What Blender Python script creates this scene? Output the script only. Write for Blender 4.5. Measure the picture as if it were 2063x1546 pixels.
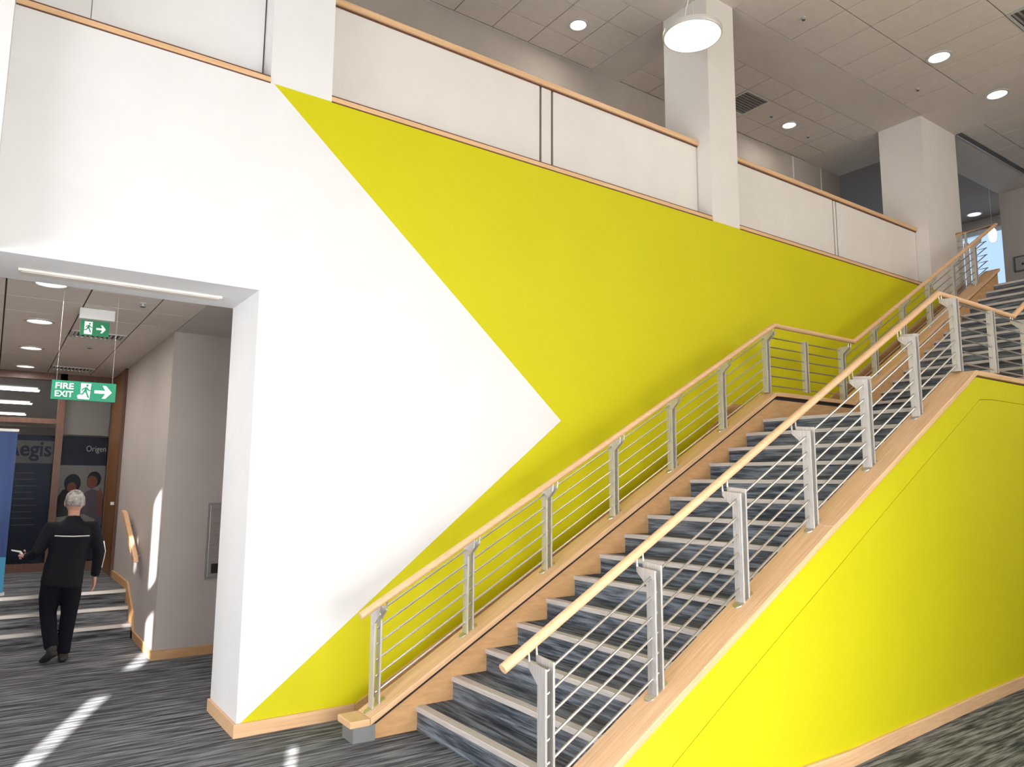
import bpy, bmesh, math, random
from mathutils import Vector, Matrix
random.seed(7)
for o in list(bpy.data.objects): bpy.data.objects.remove(o)
S = bpy.context.scene
COL = S.collection

# ------------------------------------------------------------------ camera
cam_d = bpy.data.cameras.new('camera'); cam = bpy.data.objects.new('camera', cam_d); COL.objects.link(cam)
R0 = ((0.8186930, -0.5741868, 0.0071603), (-0.0816214, -0.1040175, 0.9912206), (0.5684010, 0.8120898, 0.1320244))
cam.matrix_world = Matrix(((R0[0][0], R0[1][0], -R0[2][0], -1.4970), (R0[0][1], R0[1][1], -R0[2][1], -5.3693),
                           (R0[0][2], R0[1][2], -R0[2][2], 1.7292), (0, 0, 0, 1)))
cam_d.sensor_width = 36; cam_d.lens = 1485.74/2063*36; cam_d.clip_start = .05; cam_d.clip_end = 200
S.camera = cam
# ------------------------------------------------------------------ world, sun, fill lamps, exposure
W = bpy.data.worlds.new('sky'); S.world = W; W.use_nodes = True
bg = W.node_tree.nodes['Background']; bg.inputs[0].default_value = (.50, .68, .95, 1); bg.inputs[1].default_value = 1.1
sun_d = bpy.data.lights.new('sun', 'SUN'); sun = bpy.data.objects.new('sun', sun_d); COL.objects.link(sun)
sun_d.energy = 42; sun_d.angle = math.radians(.4); sun_d.color = (1, .97, .93)
EL = math.radians(20); AZ = math.atan2(.4, 1)
sd = Vector((math.sin(AZ)*math.cos(EL), math.cos(AZ)*math.cos(EL), -math.sin(EL)))
sun.rotation_euler = sd.to_track_quat('-Z', 'Y').to_euler()
def area(name, loc, d, sx, sy, e, col):
    l = bpy.data.lights.new(name, 'AREA'); l.shape = 'RECTANGLE'; l.size = sx; l.size_y = sy; l.energy = e; l.color = col
    o = bpy.data.objects.new(name, l); COL.objects.link(o); o.location = loc
    o.rotation_euler = Vector(d).to_track_quat('-Z', 'Y').to_euler(); return o
area('fill_front', (.7, -6.86, 1.3), (0, 1, 0), 4.2, 1.9, 160, (1, .99, .97)).data.spread = math.radians(125)  # soft fill lamp added to light the painted wall from the front
area('fill_left', (-6.75, -3.6, 1.5), (1, .0, .0), 4.2, 2.4, 400, (.96, .98, 1))  # fill lamp added to whiten the faces turned left
area('fill_upper', (7.5, -6.86, 5.6), (0, 1, 0), 5.5, 2.2, 175, (1, .93, .86))  # warm fill lamp added for the upper storey and ceiling
S.view_settings.view_transform = 'Standard'; S.view_settings.look = 'None'
S.view_settings.gamma = 1; S.view_settings.exposure = 0.14; S.view_settings.use_curve_mapping = False
S.cycles.max_bounces = 8; S.cycles.diffuse_bounces = 5

# ------------------------------------------------------------------ materials
def mat(name, col, rough=.6, metal=0, emis=None, es=1, spec=.5):
    m = bpy.data.materials.new(name); m.use_nodes = True; b = m.node_tree.nodes['Principled BSDF']
    b.inputs['Base Color'].default_value = (*col, 1); b.inputs['Roughness'].default_value = rough
    b.inputs['Metallic'].default_value = metal; b.inputs['Specular IOR Level'].default_value = spec
    if emis: b.inputs['Emission Color'].default_value = (*emis, 1); b.inputs['Emission Strength'].default_value = es
    return m
def vary(m, c1, c2, scale, stretch=(1, 1, 1), detail=4, bump=0, rough=.6, ramp=(.35, .65), rot=(0, 0, 0)):
    nt = m.node_tree; N = nt.nodes; L = nt.links; b = N['Principled BSDF']
    tc = N.new('ShaderNodeTexCoord'); mp = N.new('ShaderNodeMapping'); nz = N.new('ShaderNodeTexNoise'); cr = N.new('ShaderNodeValToRGB')
    mp.inputs['Scale'].default_value = stretch
    nz.inputs['Scale'].default_value = scale; nz.inputs['Detail'].default_value = detail; nz.inputs['Roughness'].default_value = rough
    src = tc.outputs['Object']
    if any(rot):
        m0 = N.new('ShaderNodeMapping'); m0.inputs['Rotation'].default_value = rot; L.new(src, m0.inputs[0]); src = m0.outputs[0]
    L.new(src, mp.inputs[0]); L.new(mp.outputs[0], nz.inputs[0]); L.new(nz.outputs[0], cr.inputs[0])
    cr.color_ramp.elements[0].color = (*c1, 1); cr.color_ramp.elements[1].color = (*c2, 1)
    cr.color_ramp.elements[0].position = ramp[0]; cr.color_ramp.elements[1].position = ramp[1]
    L.new(cr.outputs[0], b.inputs['Base Color'])
    if bump:
        bp = N.new('ShaderNodeBump'); bp.inputs['Strength'].default_value = bump; bp.inputs['Distance'].default_value = .002
        L.new(nz.outputs[0], bp.inputs['Height']); L.new(bp.outputs[0], b.inputs['Normal'])
    return m
M = {}
M['white'] = vary(mat('white_paint', (.8, .8, .8), .7, spec=.3), (.79, .785, .785), (.82, .815, .815), 2.2, bump=.05)
M['cream'] = vary(mat('warm_white_paint', (.8, .77, .72), .7, spec=.3), (.77, .735, .69), (.80, .765, .72), 2.5, bump=.05)
M['yellow'] = vary(mat('lime_yellow_paint', (.7, .65, .01), .55, spec=.25), (.625, .58, .0065), (.645, .60, .0075), 1.5, bump=.04)
M['grey_wall'] = vary(mat('grey_paint', (.5, .47, .44), .8, spec=.2), (.44, .395, .35), (.48, .435, .39), 2)
M['dim_wall'] = vary(mat('corridor_paint', (.55, .5, .47), .75, spec=.25), (.55, .50, .475), (.58, .53, .50), 2)
M['soffit'] = vary(mat('soffit_paint', (.56, .5, .44), .85, spec=.15), (.67, .605, .545), (.70, .635, .575), 2)
M['tile'] = vary(mat('ceiling_tile', (.56, .5, .44), .9, spec=.1), (.70, .63, .565), (.74, .67, .605), 9, detail=8, bump=.15)
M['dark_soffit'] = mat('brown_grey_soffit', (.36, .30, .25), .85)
M['gap'] = mat('ceiling_gap', (.15, .13, .11), .9)
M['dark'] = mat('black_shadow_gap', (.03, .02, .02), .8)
def wood(name, c1, c2, st, rough=.38):
    return vary(mat(name, c1, rough), c1, c2, 3.0, st, detail=6, bump=.08, ramp=(.3, .7))
WX = wood('beech_grain_long', (.70, .42, .22), (.86, .57, .33), (.8, 22, 22))
M['wood'] = WX
M['wood_slope'] = vary(mat('beech_slope', (.8, .5, .3), .38), (.70, .42, .225), (.88, .59, .35), 3.0, (.8, 24, 24), detail=6, bump=.08, ramp=(.3, .7), rot=(0, math.atan(.5556), 0))
M['wood_side'] = wood('beech_veneer', (.60, .34, .15), (.74, .45, .22), (2.2, 4, 9), .45)
M['rail_wood'] = wood('beech_rail', (.76, .46, .25), (.88, .58, .34), (1.2, 18, 18), .35)
M['darkwood'] = wood('red_brown_wood', (.11, .042, .026), (.17, .075, .042), (14, 14, 1), .4)
M['orangewood'] = wood('orange_wood', (.20, .088, .032), (.28, .13, .05), (14, 14, 1), .4)
M['steel'] = vary(mat('brushed_steel', (.6, .58, .56), .32, .88), (.50, .475, .46), (.62, .595, .575), 6, (1, 1, 30), rough=.5)
M['steel_plate'] = vary(mat('satin_steel_plate', (.7, .67, .64), .42, .5), (.52, .50, .485), (.68, .655, .635), 6, (30, 30, 1))
M['steel_dark'] = mat('steel_shoe', (.42, .43, .43), .35, .6)
M['nosing'] = vary(mat('stair_nosing', (.56, .51, .48), .5), (.50, .455, .43), (.64, .59, .56), 5, (30, 1, 30))
M['black'] = mat('black_cloth', (.006, .0065, .011), .85, spec=.25)
M['black2'] = mat('black_trousers', (.005, .0055, .010), .9, spec=.2)
M['lamp_on'] = mat('lamp_diffuser_lit', (1, 1, 1), .5, emis=(1, .96, .9), es=3.5)
M['disc_on'] = mat('disc_diffuser_lit', (1, 1, 1), .5, emis=(1, .99, .97), es=1.6)
M['strip_on'] = mat('strip_diffuser_lit', (1, 1, 1), .5, emis=(1, .98, .95), es=1.1)
M['metal_rim'] = mat('lamp_rim', (.7, .68, .66), .4, .3)
M['green'] = mat('exit_green', (.0, .20, .10), .5, emis=(0, .22, .11), es=.45)
M['green2'] = mat('exit_green_dim', (.0, .13, .05), .5, emis=(0, .14, .055), es=.55)
M['signwhite'] = mat('sign_white', (.8, .85, .83), .5, emis=(.8, .85, .83), es=.25)
M['grille'] = mat('grille_dark', (.12, .11, .10), .7)
M['louvre'] = mat('louvre_grey', (.30, .27, .25), .6)
M['navy'] = mat('banner_navy', (.010, .016, .045), .55)
M['blue'] = vary(mat('banner_blue', (.02, .07, .3), .5), (.012, .042, .19), (.022, .075, .29), 1.2, (6, 1, .4))
M['cyan'] = mat('banner_cyan', (.05, .35, .62), .5)
M['printgrey'] = mat('print_grey', (.16, .15, .155), .6)
M['printlight'] = mat('print_light', (.36, .33, .33), .6)
M['skin'] = mat('skin', (.55, .30, .22), .55)
M['printskin'] = mat('print_skin', (.30, .10, .07), .6)
M['printshirt'] = mat('print_shirt', (.17, .12, .16), .6)
M['printdark'] = mat('print_dark', (.02, .02, .03), .6)
M['hair'] = vary(mat('grey_hair', (.3, .28, .26), .8), (.16, .15, .14), (.52, .49, .46), 22, bump=.8)
M['reflect'] = mat('reflective_tape_and_stripe', (.7, .7, .68), .4)
M['glass'] = mat('glass', (.9, .95, .95), .03)
_b = M['glass'].node_tree.nodes['Principled BSDF']; _b.inputs['Transmission Weight'].default_value = 1; _b.inputs['IOR'].default_value = 1.02
M['blind'] = mat('roller_blind_fabric', (.8, .8, .78), .9)
M['rubber'] = mat('shoe_rubber', (.02, .02, .02), .6)
M['paper'] = mat('paper', (.75, .72, .68), .7)

def carpet(name, axis, base=((.045, .049, .057), (.30, .315, .34)), warm=(.15, .14, .13)):
    m = mat(name, (.1, .1, .11), .95, spec=.1); nt = m.node_tree; N = nt.nodes; L = nt.links; b = N['Principled BSDF']
    tc = N.new('ShaderNodeTexCoord')
    def noise(scale, st, det=3, rg=.55):
        mp = N.new('ShaderNodeMapping'); mp.inputs['Scale'].default_value = st
        n = N.new('ShaderNodeTexNoise'); n.inputs['Scale'].default_value = scale; n.inputs['Detail'].default_value = det; n.inputs['Roughness'].default_value = rg
        L.new(tc.outputs['Object'], mp.inputs[0]); L.new(mp.outputs[0], n.inputs[0]); return n
    # the streaks run along one axis; every strip of carpet is offset in tone (voronoi bricks)
    st = (2.2, 30, 30) if axis == 'x' else (30, 2.2, 30)
    n1 = noise(1.0, st, 2, .5)
    st2 = (4, 75, 75) if axis == 'x' else (75, 4, 75)
    n2 = noise(1.3, st2, 2)
    n3 = noise(260, (1, 1, 1), 2)
    n4 = noise(.9, (1, 1, 1), 2)
    mx = N.new('ShaderNodeMath'); mx.operation = 'ADD'; L.new(n1.outputs[0], mx.inputs[0])
    m2 = N.new('ShaderNodeMath'); m2.operation = 'MULTIPLY_ADD'; m2.inputs[1].default_value = .6; L.new(n2.outputs[0], m2.inputs[0]); m2.inputs[2].default_value = -.30
    L.new(m2.outputs[0], mx.inputs[1])
    m3 = N.new('ShaderNodeMath'); m3.operation = 'MULTIPLY_ADD'; m3.inputs[1].default_value = .35; L.new(n3.outputs[0], m3.inputs[0]); L.new(mx.outputs[0], m3.inputs[2])
    sb = N.new('ShaderNodeMath'); sb.operation = 'SUBTRACT'; sb.inputs[1].default_value = .175; L.new(m3.outputs[0], sb.inputs[0])
    cr = N.new('ShaderNodeValToRGB'); L.new(sb.outputs[0], cr.inputs[0])
    e = cr.color_ramp.elements; e[0].position = .36; e[0].color = (*base[0], 1); e[1].position = .66; e[1].color = (*base[1], 1)
    k = cr.color_ramp.elements.new(.5); k.color = tuple((base[0][i]+base[1][i])*.42 for i in range(3))+(1,)
    mixc = N.new('ShaderNodeMix'); mixc.data_type = 'RGBA'; mixc.blend_type = 'MIX'
    r4 = N.new('ShaderNodeMapRange'); r4.inputs[1].default_value = .4; r4.inputs[2].default_value = .65; r4.inputs[4].default_value = .28
    L.new(n4.outputs[0], r4.inputs[0]); L.new(r4.outputs[0], mixc.inputs[0]); L.new(cr.outputs[0], mixc.inputs[6]); mixc.inputs[7].default_value = (*warm, 1)
    L.new(mixc.outputs[2], b.inputs['Base Color'])
    bp = N.new('ShaderNodeBump'); bp.inputs['Strength'].default_value = .4; bp.inputs['Distance'].default_value = .003
    L.new(m3.outputs[0], bp.inputs['Height']); L.new(bp.outputs[0], b.inputs['Normal'])
    return m
M['carpet'] = carpet('striped_carpet', 'x')
M['carpet_stair'] = carpet('stair_carpet', 'y', ((.045, .053, .068), (.23, .26, .30)), (.16, .145, .135))

# ------------------------------------------------------------------ mesh helpers
def NB(): return bmesh.new()
def box(bm, x0, x1, y0, y1, z0, z1, mi=0):
    v = [bm.verts.new((x, y, z)) for x in (x0, x1) for y in (y0, y1) for z in (z0, z1)]
    for f in ((0, 1, 3, 2), (4, 6, 7, 5), (0, 4, 5, 1), (2, 3, 7, 6), (0, 2, 6, 4), (1, 5, 7, 3)):
        fc = bm.faces.new([v[i] for i in f]); fc.material_index = mi
def prism(bm, pts, d0, d1, axis='y', mi=0):
    """pts: outline in the two other axes; extruded along axis from d0 to d1"""
    def P(a, b, d): return {'y': (a, d, b), 'x': (d, a, b), 'z': (a, b, d)}[axis]
    A = [bm.verts.new(P(a, b, d0)) for a, b in pts]; B = [bm.verts.new(P(a, b, d1)) for a, b in pts]
    n = len(pts); fs = [bm.faces.new(A), bm.faces.new(B[::-1])]
    for i in range(n): fs.append(bm.faces.new((A[i], B[i], B[(i+1) % n], A[(i+1) % n])))
    for f in fs: f.material_index = mi
def tube(bm, pts, r, seg=12, caps=True, round_end=False):
    pts = [Vector(p) for p in pts]; rings = []
    n = len(pts)
    for i, p in enumerate(pts):
        a = (pts[i]-pts[i-1]).normalized() if i else None; b = (pts[i+1]-pts[i]).normalized() if i < n-1 else None
        d = a if b is None else b if a is None else (a+b).normalized()
        k = 1 if (a is None or b is None) else 1/max(.3, d.dot(b))
        ref = Vector((0, 1, 0)) if abs(d.y) < .9 else Vector((1, 0, 0))
        u = d.cross(ref).normalized(); w = d.cross(u).normalized()
        # widen only in the plane of the bend
        bend = Vector((0, 0, 0)) if (a is None or b is None) else (b-a)
        if bend.length > 1e-6:
            bend = (bend-d*bend.dot(d)).normalized()
        ring = []
        for s in range(seg):
            t = 2*math.pi*s/seg; o = u*math.cos(t)*r+w*math.sin(t)*r
            if bend.length > .5: o = o+bend*(o.dot(bend))*(k-1)
            ring.append(bm.verts.new(p+o))
        rings.append(ring)
    for i in range(n-1):
        for s in range(seg): bm.faces.new((rings[i][s], rings[i][(s+1) % seg], rings[i+1][(s+1) % seg], rings[i+1][s]))
    if caps: bm.faces.new(rings[0][::-1]); bm.faces.new(rings[-1])
def lathe(bm, prof, c, seg=24, mi=0):
    rings = []
    for r, z in prof:
        rings.append([bm.verts.new((c[0]+r*math.cos(2*math.pi*s/seg), c[1]+r*math.sin(2*math.pi*s/seg), c[2]+z)) for s in range(seg)] if r > 1e-6 else [bm.verts.new((c[0], c[1], c[2]+z))])
    for a, b in zip(rings, rings[1:]):
        for s in range(seg):
            q = [a[s % len(a)], a[(s+1) % len(a)], b[(s+1) % len(b)], b[s % len(b)]]
            q = list(dict.fromkeys(q))
            if len(q) > 2:
                f = bm.faces.new(q); f.material_index = mi
    for rr in (rings[0], rings[-1]):
        if len(rr) > 2:
            f = bm.faces.new(rr); f.material_index = mi
def obj(name, bm, m, parent=None, smooth=False, loc=None, bevel=0):
    bmesh.ops.recalc_face_normals(bm, faces=bm.faces)
    me = bpy.data.meshes.new(name); bm.to_mesh(me); bm.free()
    for x in (m if isinstance(m, (list, tuple)) else [m]): me.materials.append(x)
    if smooth:
        for p in me.polygons: p.use_smooth = True
        me.set_sharp_from_angle(angle=math.radians(40))
    o = bpy.data.objects.new(name, me); COL.objects.link(o)
    if parent: o.parent = parent
    if loc: o.location = loc
    if bevel:
        b = o.modifiers.new('bevel', 'BEVEL'); b.width = bevel; b.segments = 2; b.limit_method = 'ANGLE'
    return o
def tag(o, label, cat, group=None, kind=None):
    if label: o['label'] = label
    if cat: o['category'] = cat
    if group: o['group'] = group
    if kind: o['kind'] = kind
    return o
def thing(name, label, cat, loc=(0, 0, 0), rz=0, group=None, kind=None):
    o = bpy.data.objects.new(name, None); COL.objects.link(o); o.location = loc; o.rotation_euler = (0, 0, rz); o.empty_display_size = .1
    return tag(o, label, cat, group, kind)
def rel(o, root):
    """parent a mesh whose vertices are in world space to a thing, keeping it in place"""
    o.parent = root
    bpy.context.view_layer.update()
    o.matrix_parent_inverse = root.matrix_world.inverted()
    return o
def wpart(name, bm, m, root, **k):
    bmesh.ops.translate(bm, verts=bm.verts, vec=-root.location) if not root.rotation_euler.z else None
    return obj(name, bm, m, root, **k)
def bx(name, m, dims, root=None, **k):
    bm = NB(); box(bm, *dims)
    if root: return wpart(name, bm, m, root, **k)
    return obj(name, bm, m, **k)
def label(o, t): o['label'] = t; return o

# ------------------------------------------------------------------ key dimensions
RISE, GO = .16, .288
X1, X2 = 1.091, 6.93           # first nosing of the lower and the upper flight
SL = RISE/GO
ZU, ZC = 4.80, 7.57            # upper floor, high ceiling
ZT0, ZT1 = 4.725, 4.768        # wood trim under the parapets
def capz(x):
    if x < .72: return .147
    if x < 5.32: return .147+SL*(x-.72)
    if x < 6.84: return 2.703
    return 2.703+SL*(x-6.84)
XE = 11.14
YL0, YL1 = -.36, -.58          # left stringer cap
YR0, YR1 = -2.33, -2.55        # right stringer cap
YLP, YRP = -.46, -2.40         # posts
YLR, YRR = -.58, -2.28         # handrails

# ================================================================== SETTING
tag(bx('floor', M['carpet'], (-7, 17, -9, 3.9, -.2, 0)), 'grey striped carpet floor at the foot of the stairs', 'floor', kind='structure')
tag(bx('floor_corridor', M['carpet'], (-2.4, 1.6, 4.53, 20.5, -.2, .45)), 'dark raised carpet floor of the corridor beyond its three steps', 'floor', kind='structure')

# main wall with painted arrow: faces in one plane, split by paint
wl = thing('wall_back', 'tall wall painted white with a pointed edge against lime yellow', 'wall', kind='structure')
bm = NB()
tip = (2.822, 2.297); top = (.027, ZT0); bot = (.022, .085)
def face(pts, mi, y=0):
    f = bm.faces.new([bm.verts.new((a, y, b)) for a, b in pts]); f.material_index = mi
face([(0, 0), (.022, 0), bot, tip, top, (0, ZT0)], 0)
face([(.022, 0), (11.3, 0), (11.3, ZT0), top, tip, bot], 1)
face([(-2.4, 3.105), (0, 3.105), (0, ZT0), (-2.4, ZT0)], 0)
o = obj('painted_face', bm, [M['white'], M['yellow']], wl)
bm = NB(); box(bm, 0, 11.3, .001, .72, 0, ZT0); box(bm, -2.4, 0, .001, .72, 3.105, ZT0)
obj('wall_body', bm, M['white'], wl)
# pier left of the opening
bm = NB(); prism(bm, [(-4.2, 0), (-2.4, 0), (-2.4, 3.105), (-1.612, 3.105), (-1.612, ZC+.05), (-4.2, ZC+.05)], -.25, .72)
tag(obj('wall_left_pier', bm, M['white']), 'white wall pier at the far left edge beside the corridor opening', 'wall', kind='structure')
# other outer walls
tag(bx('wall_left', M['white'], (-7.2, -7, -9, .72, 0, ZC+.05)), 'white left wall of the hall, out of view', 'wall', kind='structure')
tag(bx('wall_left_corner', M['white'], (-7, -4.2, 0, .72, 0, ZC+.05)), 'white wall left of the corridor pier, out of view', 'wall', kind='structure')
bm = NB()   # front wall, behind the camera, with three tall slits added to shape the sun patches
def slitwall(xa, xb, holes):
    """holes: z ranges left open between xa and xb"""
    z = 0
    for a, b in holes: box(bm, xa, xb, -9.2, -9, z, a); z = b
    box(bm, xa, xb, -9.2, -9, z, ZC+.05)
hol = [(.3, 3.435), (3.685, 4.335), (4.585, 5.53)]
box(bm, -7.2, -4.59, -9.2, -9, 0, ZC+.05); slitwall(-4.59, -4.49, [(4.40, 4.64), (5.03, 5.45)]); box(bm, -4.49, -4.20, -9.2, -9, 0, ZC+.05)
slitwall(-4.20, -4.00, hol); box(bm, -4.00, -2.49, -9.2, -9, 0, ZC+.05); slitwall(-2.49, -2.35, [(.3, 2.67)]); box(bm, -2.35, 17, -9.2, -9, 0, ZC+.05)
bmesh.ops.translate(bm, verts=bm.verts, vec=(0, 2, 0))
tag(obj('wall_front', bm, M['white']), 'unseen white front wall behind the camera, slits added to shape the sun', 'wall', kind='structure')
def window(name, x0, x1, z0, z1, y, lab):  # unseen window with opaque blind, added as backing for a fill lamp
    t = thing(name, lab, 'window', ((x0+x1)/2, y, z0), kind='structure')
    bm = NB(); box(bm, x0-.06, x0, y, y+.08, z0-.06, z1+.06); box(bm, x1, x1+.06, y, y+.08, z0-.06, z1+.06)
    box(bm, x0, x1, y, y+.08, z0-.06, z0); box(bm, x0, x1, y, y+.08, z1, z1+.06); box(bm, (x0+x1)/2-.03, (x0+x1)/2+.03, y, y+.08, z0, z1)
    wpart('window_frame', bm, M['steel'], t)
    bx('window_blind', M['blind'], (x0, x1, y+.01, y+.03, z0, z1), t)
window('added_window_1', -1.45, 2.85, .3, 2.3, -7, 'unseen window with pale blind behind the camera, added for the front fill')
window('added_window_2', 4.7, 10.3, 4.4, 6.8, -7, 'unseen high window with pale blind behind the camera, added for the upper fill')
t = thing('added_window_3', 'unseen window with pale blind in the left wall, added for the left fill', 'window', (-7, -3.7, .3), kind='structure')  # window added out of view behind the left fill lamp
bm = NB(); box(bm, -7, -6.92, -6.1, -6.0, .2, 2.9); box(bm, -7, -6.92, -1.4, -1.3, .2, 2.9); box(bm, -7, -6.92, -6.0, -1.4, .2, .3); box(bm, -7, -6.92, -6.0, -1.4, 2.8, 2.9)
wpart('window_frame', bm, M['steel'], t); bx('window_blind', M['blind'], (-6.99, -6.96, -6.0, -1.4, .3, 2.8), t)

# upper floor slab and landing
tag(bx('floor_upper', M['grey_wall'], (-4.2, 16.2, .012, 8, 4.35, ZU-.04)), 'upper storey floor slab behind the parapet', 'floor', kind='structure')
tag(bx('floor_upper_landing', M['carpet_stair'], (X2+14*GO+.02, 16.2, -4.5, .01, 4.45, ZU)), 'carpeted upper landing at the head of the stairs', 'floor', kind='structure')

# columns
def column(x0, x1, lab, z0=ZT0):
    return tag(bx('column', M['cream'], (x0, x1, 0, .69, z0, ZC)), lab, 'column', kind='structure')
c0 = tag(bx('column', M['white'], (0, .485, -.002, .69, ZT0, ZC)), 'white square column above the top corner of the yellow paint', 'column', kind='structure')
column(5.06, 5.55, 'white square column behind the round pendant lamp')
column(10.18, 11.32, 'broad white column at the head of the stairs')

# parapets: trim ledge, panels, capping rail
def parapet(x0, x1, panels, lab, m):
    t = thing('parapet', lab, 'parapet', ((x0+x1)/2, .2, ZT1), kind='structure')
    bx('parapet_backing', M['gap'], (x0, x1, .215, .33, ZT1, 5.70), t)
    for a, b in panels:
        bx('panel', m, (a, b, .20, .222, ZT1+.018, 5.695), t, bevel=.003)
    bx('capping', M['wood'], (x0-.0, x1-.0, .165, .36, 5.70, 5.752), t, bevel=.004)
    bx('cap_recess', M['darkwood'], (x0, x1, .19, .34, 5.685, 5.70), t)
    return t
parapet(-1.61, 0, [(-1.60, -1.19), (-1.186, -.012)], 'white parapet panels between the left pier and the first column', M['white'])
parapet(.485, 5.06, [(.485, 2.715), (2.745, 2.862), (2.892, 5.05)], 'long white parapet between the first column and the one by the pendant lamp', M['cream'])
parapet(5.55, 10.18, [(5.55, 7.872), (7.90, 7.945), (7.972, 10.17)], 'white parapet between the lamp column and the broad column', M['cream'])
for i, (a, b, lb) in enumerate([(-1.61, 0, 'thin wood ledge strip along the white wall below the left parapet'), (.485, 5.06, 'long thin wood ledge strip above the yellow paint, left of the lamp column'),
                      (5.55, 10.18, 'thin wood ledge strip above the yellow paint, right of the lamp column')]):
    t = thing('trim_%d' % (i+1), lb, 'trim', ((a+b)/2, 0, ZT0), kind='structure')
    bx('ledge', M['wood'], (a, b, -.012, .23, ZT0+.002, ZT1-.004), t)
    bx('shadow_gap', M['darkwood'], (a, b, .0, .215, ZT1-.004, ZT1+.012), t)
    bx('lower_gap', M['darkwood'], (a, b, -.004, .02, ZT0-.006, ZT0+.002), t)

# ---- high ceiling: slab, plain soffit strips and separate tiles
ce = thing('ceiling', 'high grey tiled ceiling over the stair hall and the upper storey', 'ceiling', (4, -1, ZC), kind='structure')
bm = NB(); box(bm, -7.2, 16.2, -9.2, 8, ZC+.03, ZC+.2)
wpart('ceiling_slab', bm, M['gap'], ce)
bm = NB(); box(bm, -7.2, 16.2, -.012, .695, ZC, ZC+.03)            # beam strip on the column line
for a, b in ((-.02, .485), (5.06, 5.585), (10.17, 11.32)):
    box(bm, a, b, .695, 8, ZC, ZC+.03); box(bm, a, b, -9.2, -.012, ZC, ZC+.03)
box(bm, -7.2, -.02, .695, 8, ZC, ZC+.03); box(bm, -.02, 11.32, 2.08, 8, ZC+.0, ZC+.03)
wpart('soffit', bm, M['soffit'], ce)
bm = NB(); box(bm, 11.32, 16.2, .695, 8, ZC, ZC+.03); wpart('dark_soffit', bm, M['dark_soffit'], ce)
cols_b = [5.585+i*.5731 for i in range(9)]; cols_a = [.487+i*.5717 for i in range(9)]; cols_c = [11.33+i*.6 for i in range(9)]; cols_z = [-.02-i*.6 for i in range(11)][::-1]
VENTS = []
def tiles(xs, ys, skip=()):
    for i in range(len(xs)-1):
        for j in range(len(ys)-1):
            if (i, j) in skip: VENTS.append((xs[i], xs[i+1], ys[j], ys[j+1])); continue
            bm = NB(); g = .007; box(bm, xs[i]+g, xs[i+1]-g, ys[j]+g, ys[j+1]-g, ZC+.002, ZC+.02)
            wpart('tile', bm, M['tile'], ce)
yin = [.695, 1.11, 1.66, 2.06]
yout = [-9.1, -8.5, -7.4, -6.3, -5.2, -4.09, -2.99, -1.89, -.79, -.014]
tiles(cols_a, yin); tiles(cols_b, yin, {(3, 1)})
tiles(cols_b, yout[2:], {(5, 4)}); tiles(cols_a[4:], yout[5:])
tiles(cols_c[:6], [-2.6, -1.5, -.45, -.10])
bm = NB(); box(bm, -7.2, cols_a[4]-.005, -9.2, -.014, ZC+.003, ZC+.02); box(bm, cols_a[4]-.005, 5.06, -9.2, yout[5]-.005, ZC+.003, ZC+.02); box(bm, 5.585, 10.17, -9.2, yout[2]-.005, ZC+.003, ZC+.02); box(bm, 11.32, 16.2, -9.2, -2.605, ZC+.003, ZC+.02)
box(bm, 14.34, 16.2, -2.6, -.1, ZC+.003, ZC+.02)
wpart('plain_field', bm, M['tile'], ce)
# partial row where a wide diffuser shares its bay
x0, x1, y0, y1 = VENTS[1]
bx('tile', M['tile'], (x0+.0045, x1-.0045, y0+.0045, y0+.545, ZC+.002, ZC+.02), ce)
# slot diffuser at the right
t = thing('slot_diffuser', 'long dark slot in the ceiling right of the broad column', 'air vent', (13, -.06, ZC))
bx('slot', M['grille'], (11.34, 14.7, -.098, -.014, ZC-.012, ZC+.02), t); bx('lip', M['metal_rim'], (11.34, 14.7, -.035, -.025, ZC-.02, ZC-.010), t)

def vent(x0, x1, y0, y1, z, lab, group=None, n=7, frame=M['metal_rim'], cross=False):
    t = thing('ceiling_vent', lab, 'air vent', ((x0+x1)/2, (y0+y1)/2, z), group=group)
    bm = NB(); f = .03
    for a, b, c, d in ((x0, x1, y0, y0+f), (x0, x1, y1-f, y1), (x0, x0+f, y0+f, y1-f), (x1-f, x1, y0+f, y1-f)): box(bm, a, b, c, d, z-.006, z+.012)
    wpart('frame', bm, frame, t)
    bx('backing', M['grille'], (x0+f, x1-f, y0+f, y1-f, z+.008, z+.012), t)
    long_x = False
    for k in range(n):
        if cross:
            x = x0+f+(x1-x0-2*f)*(k+.5)/n
            bx('louvre', frame, (x-.010, x+.010, y0+f, y1-f, z-.006, z+.004), t); continue
        y = y0+f+(y1-y0-2*f)*(k+.5)/n
        bx('louvre', M['louvre'], (x0+f, x1-f, y-.010, y+.010, z-.004, z+.004), t)
    return t
v = VENTS[0]; vent(v[0]+.006, v[1]-.006, v[2]+.006, v[3]-.006, ZC, 'square dark louvred vent in the upper storey ceiling right of the lamp column', n=9)
v = VENTS[1]; vent(v[0]+.006, v[1]-.006, v[3]-.55, v[3]-.006, ZC, 'square louvred vent in the ceiling at the top right corner', n=8)

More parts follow.
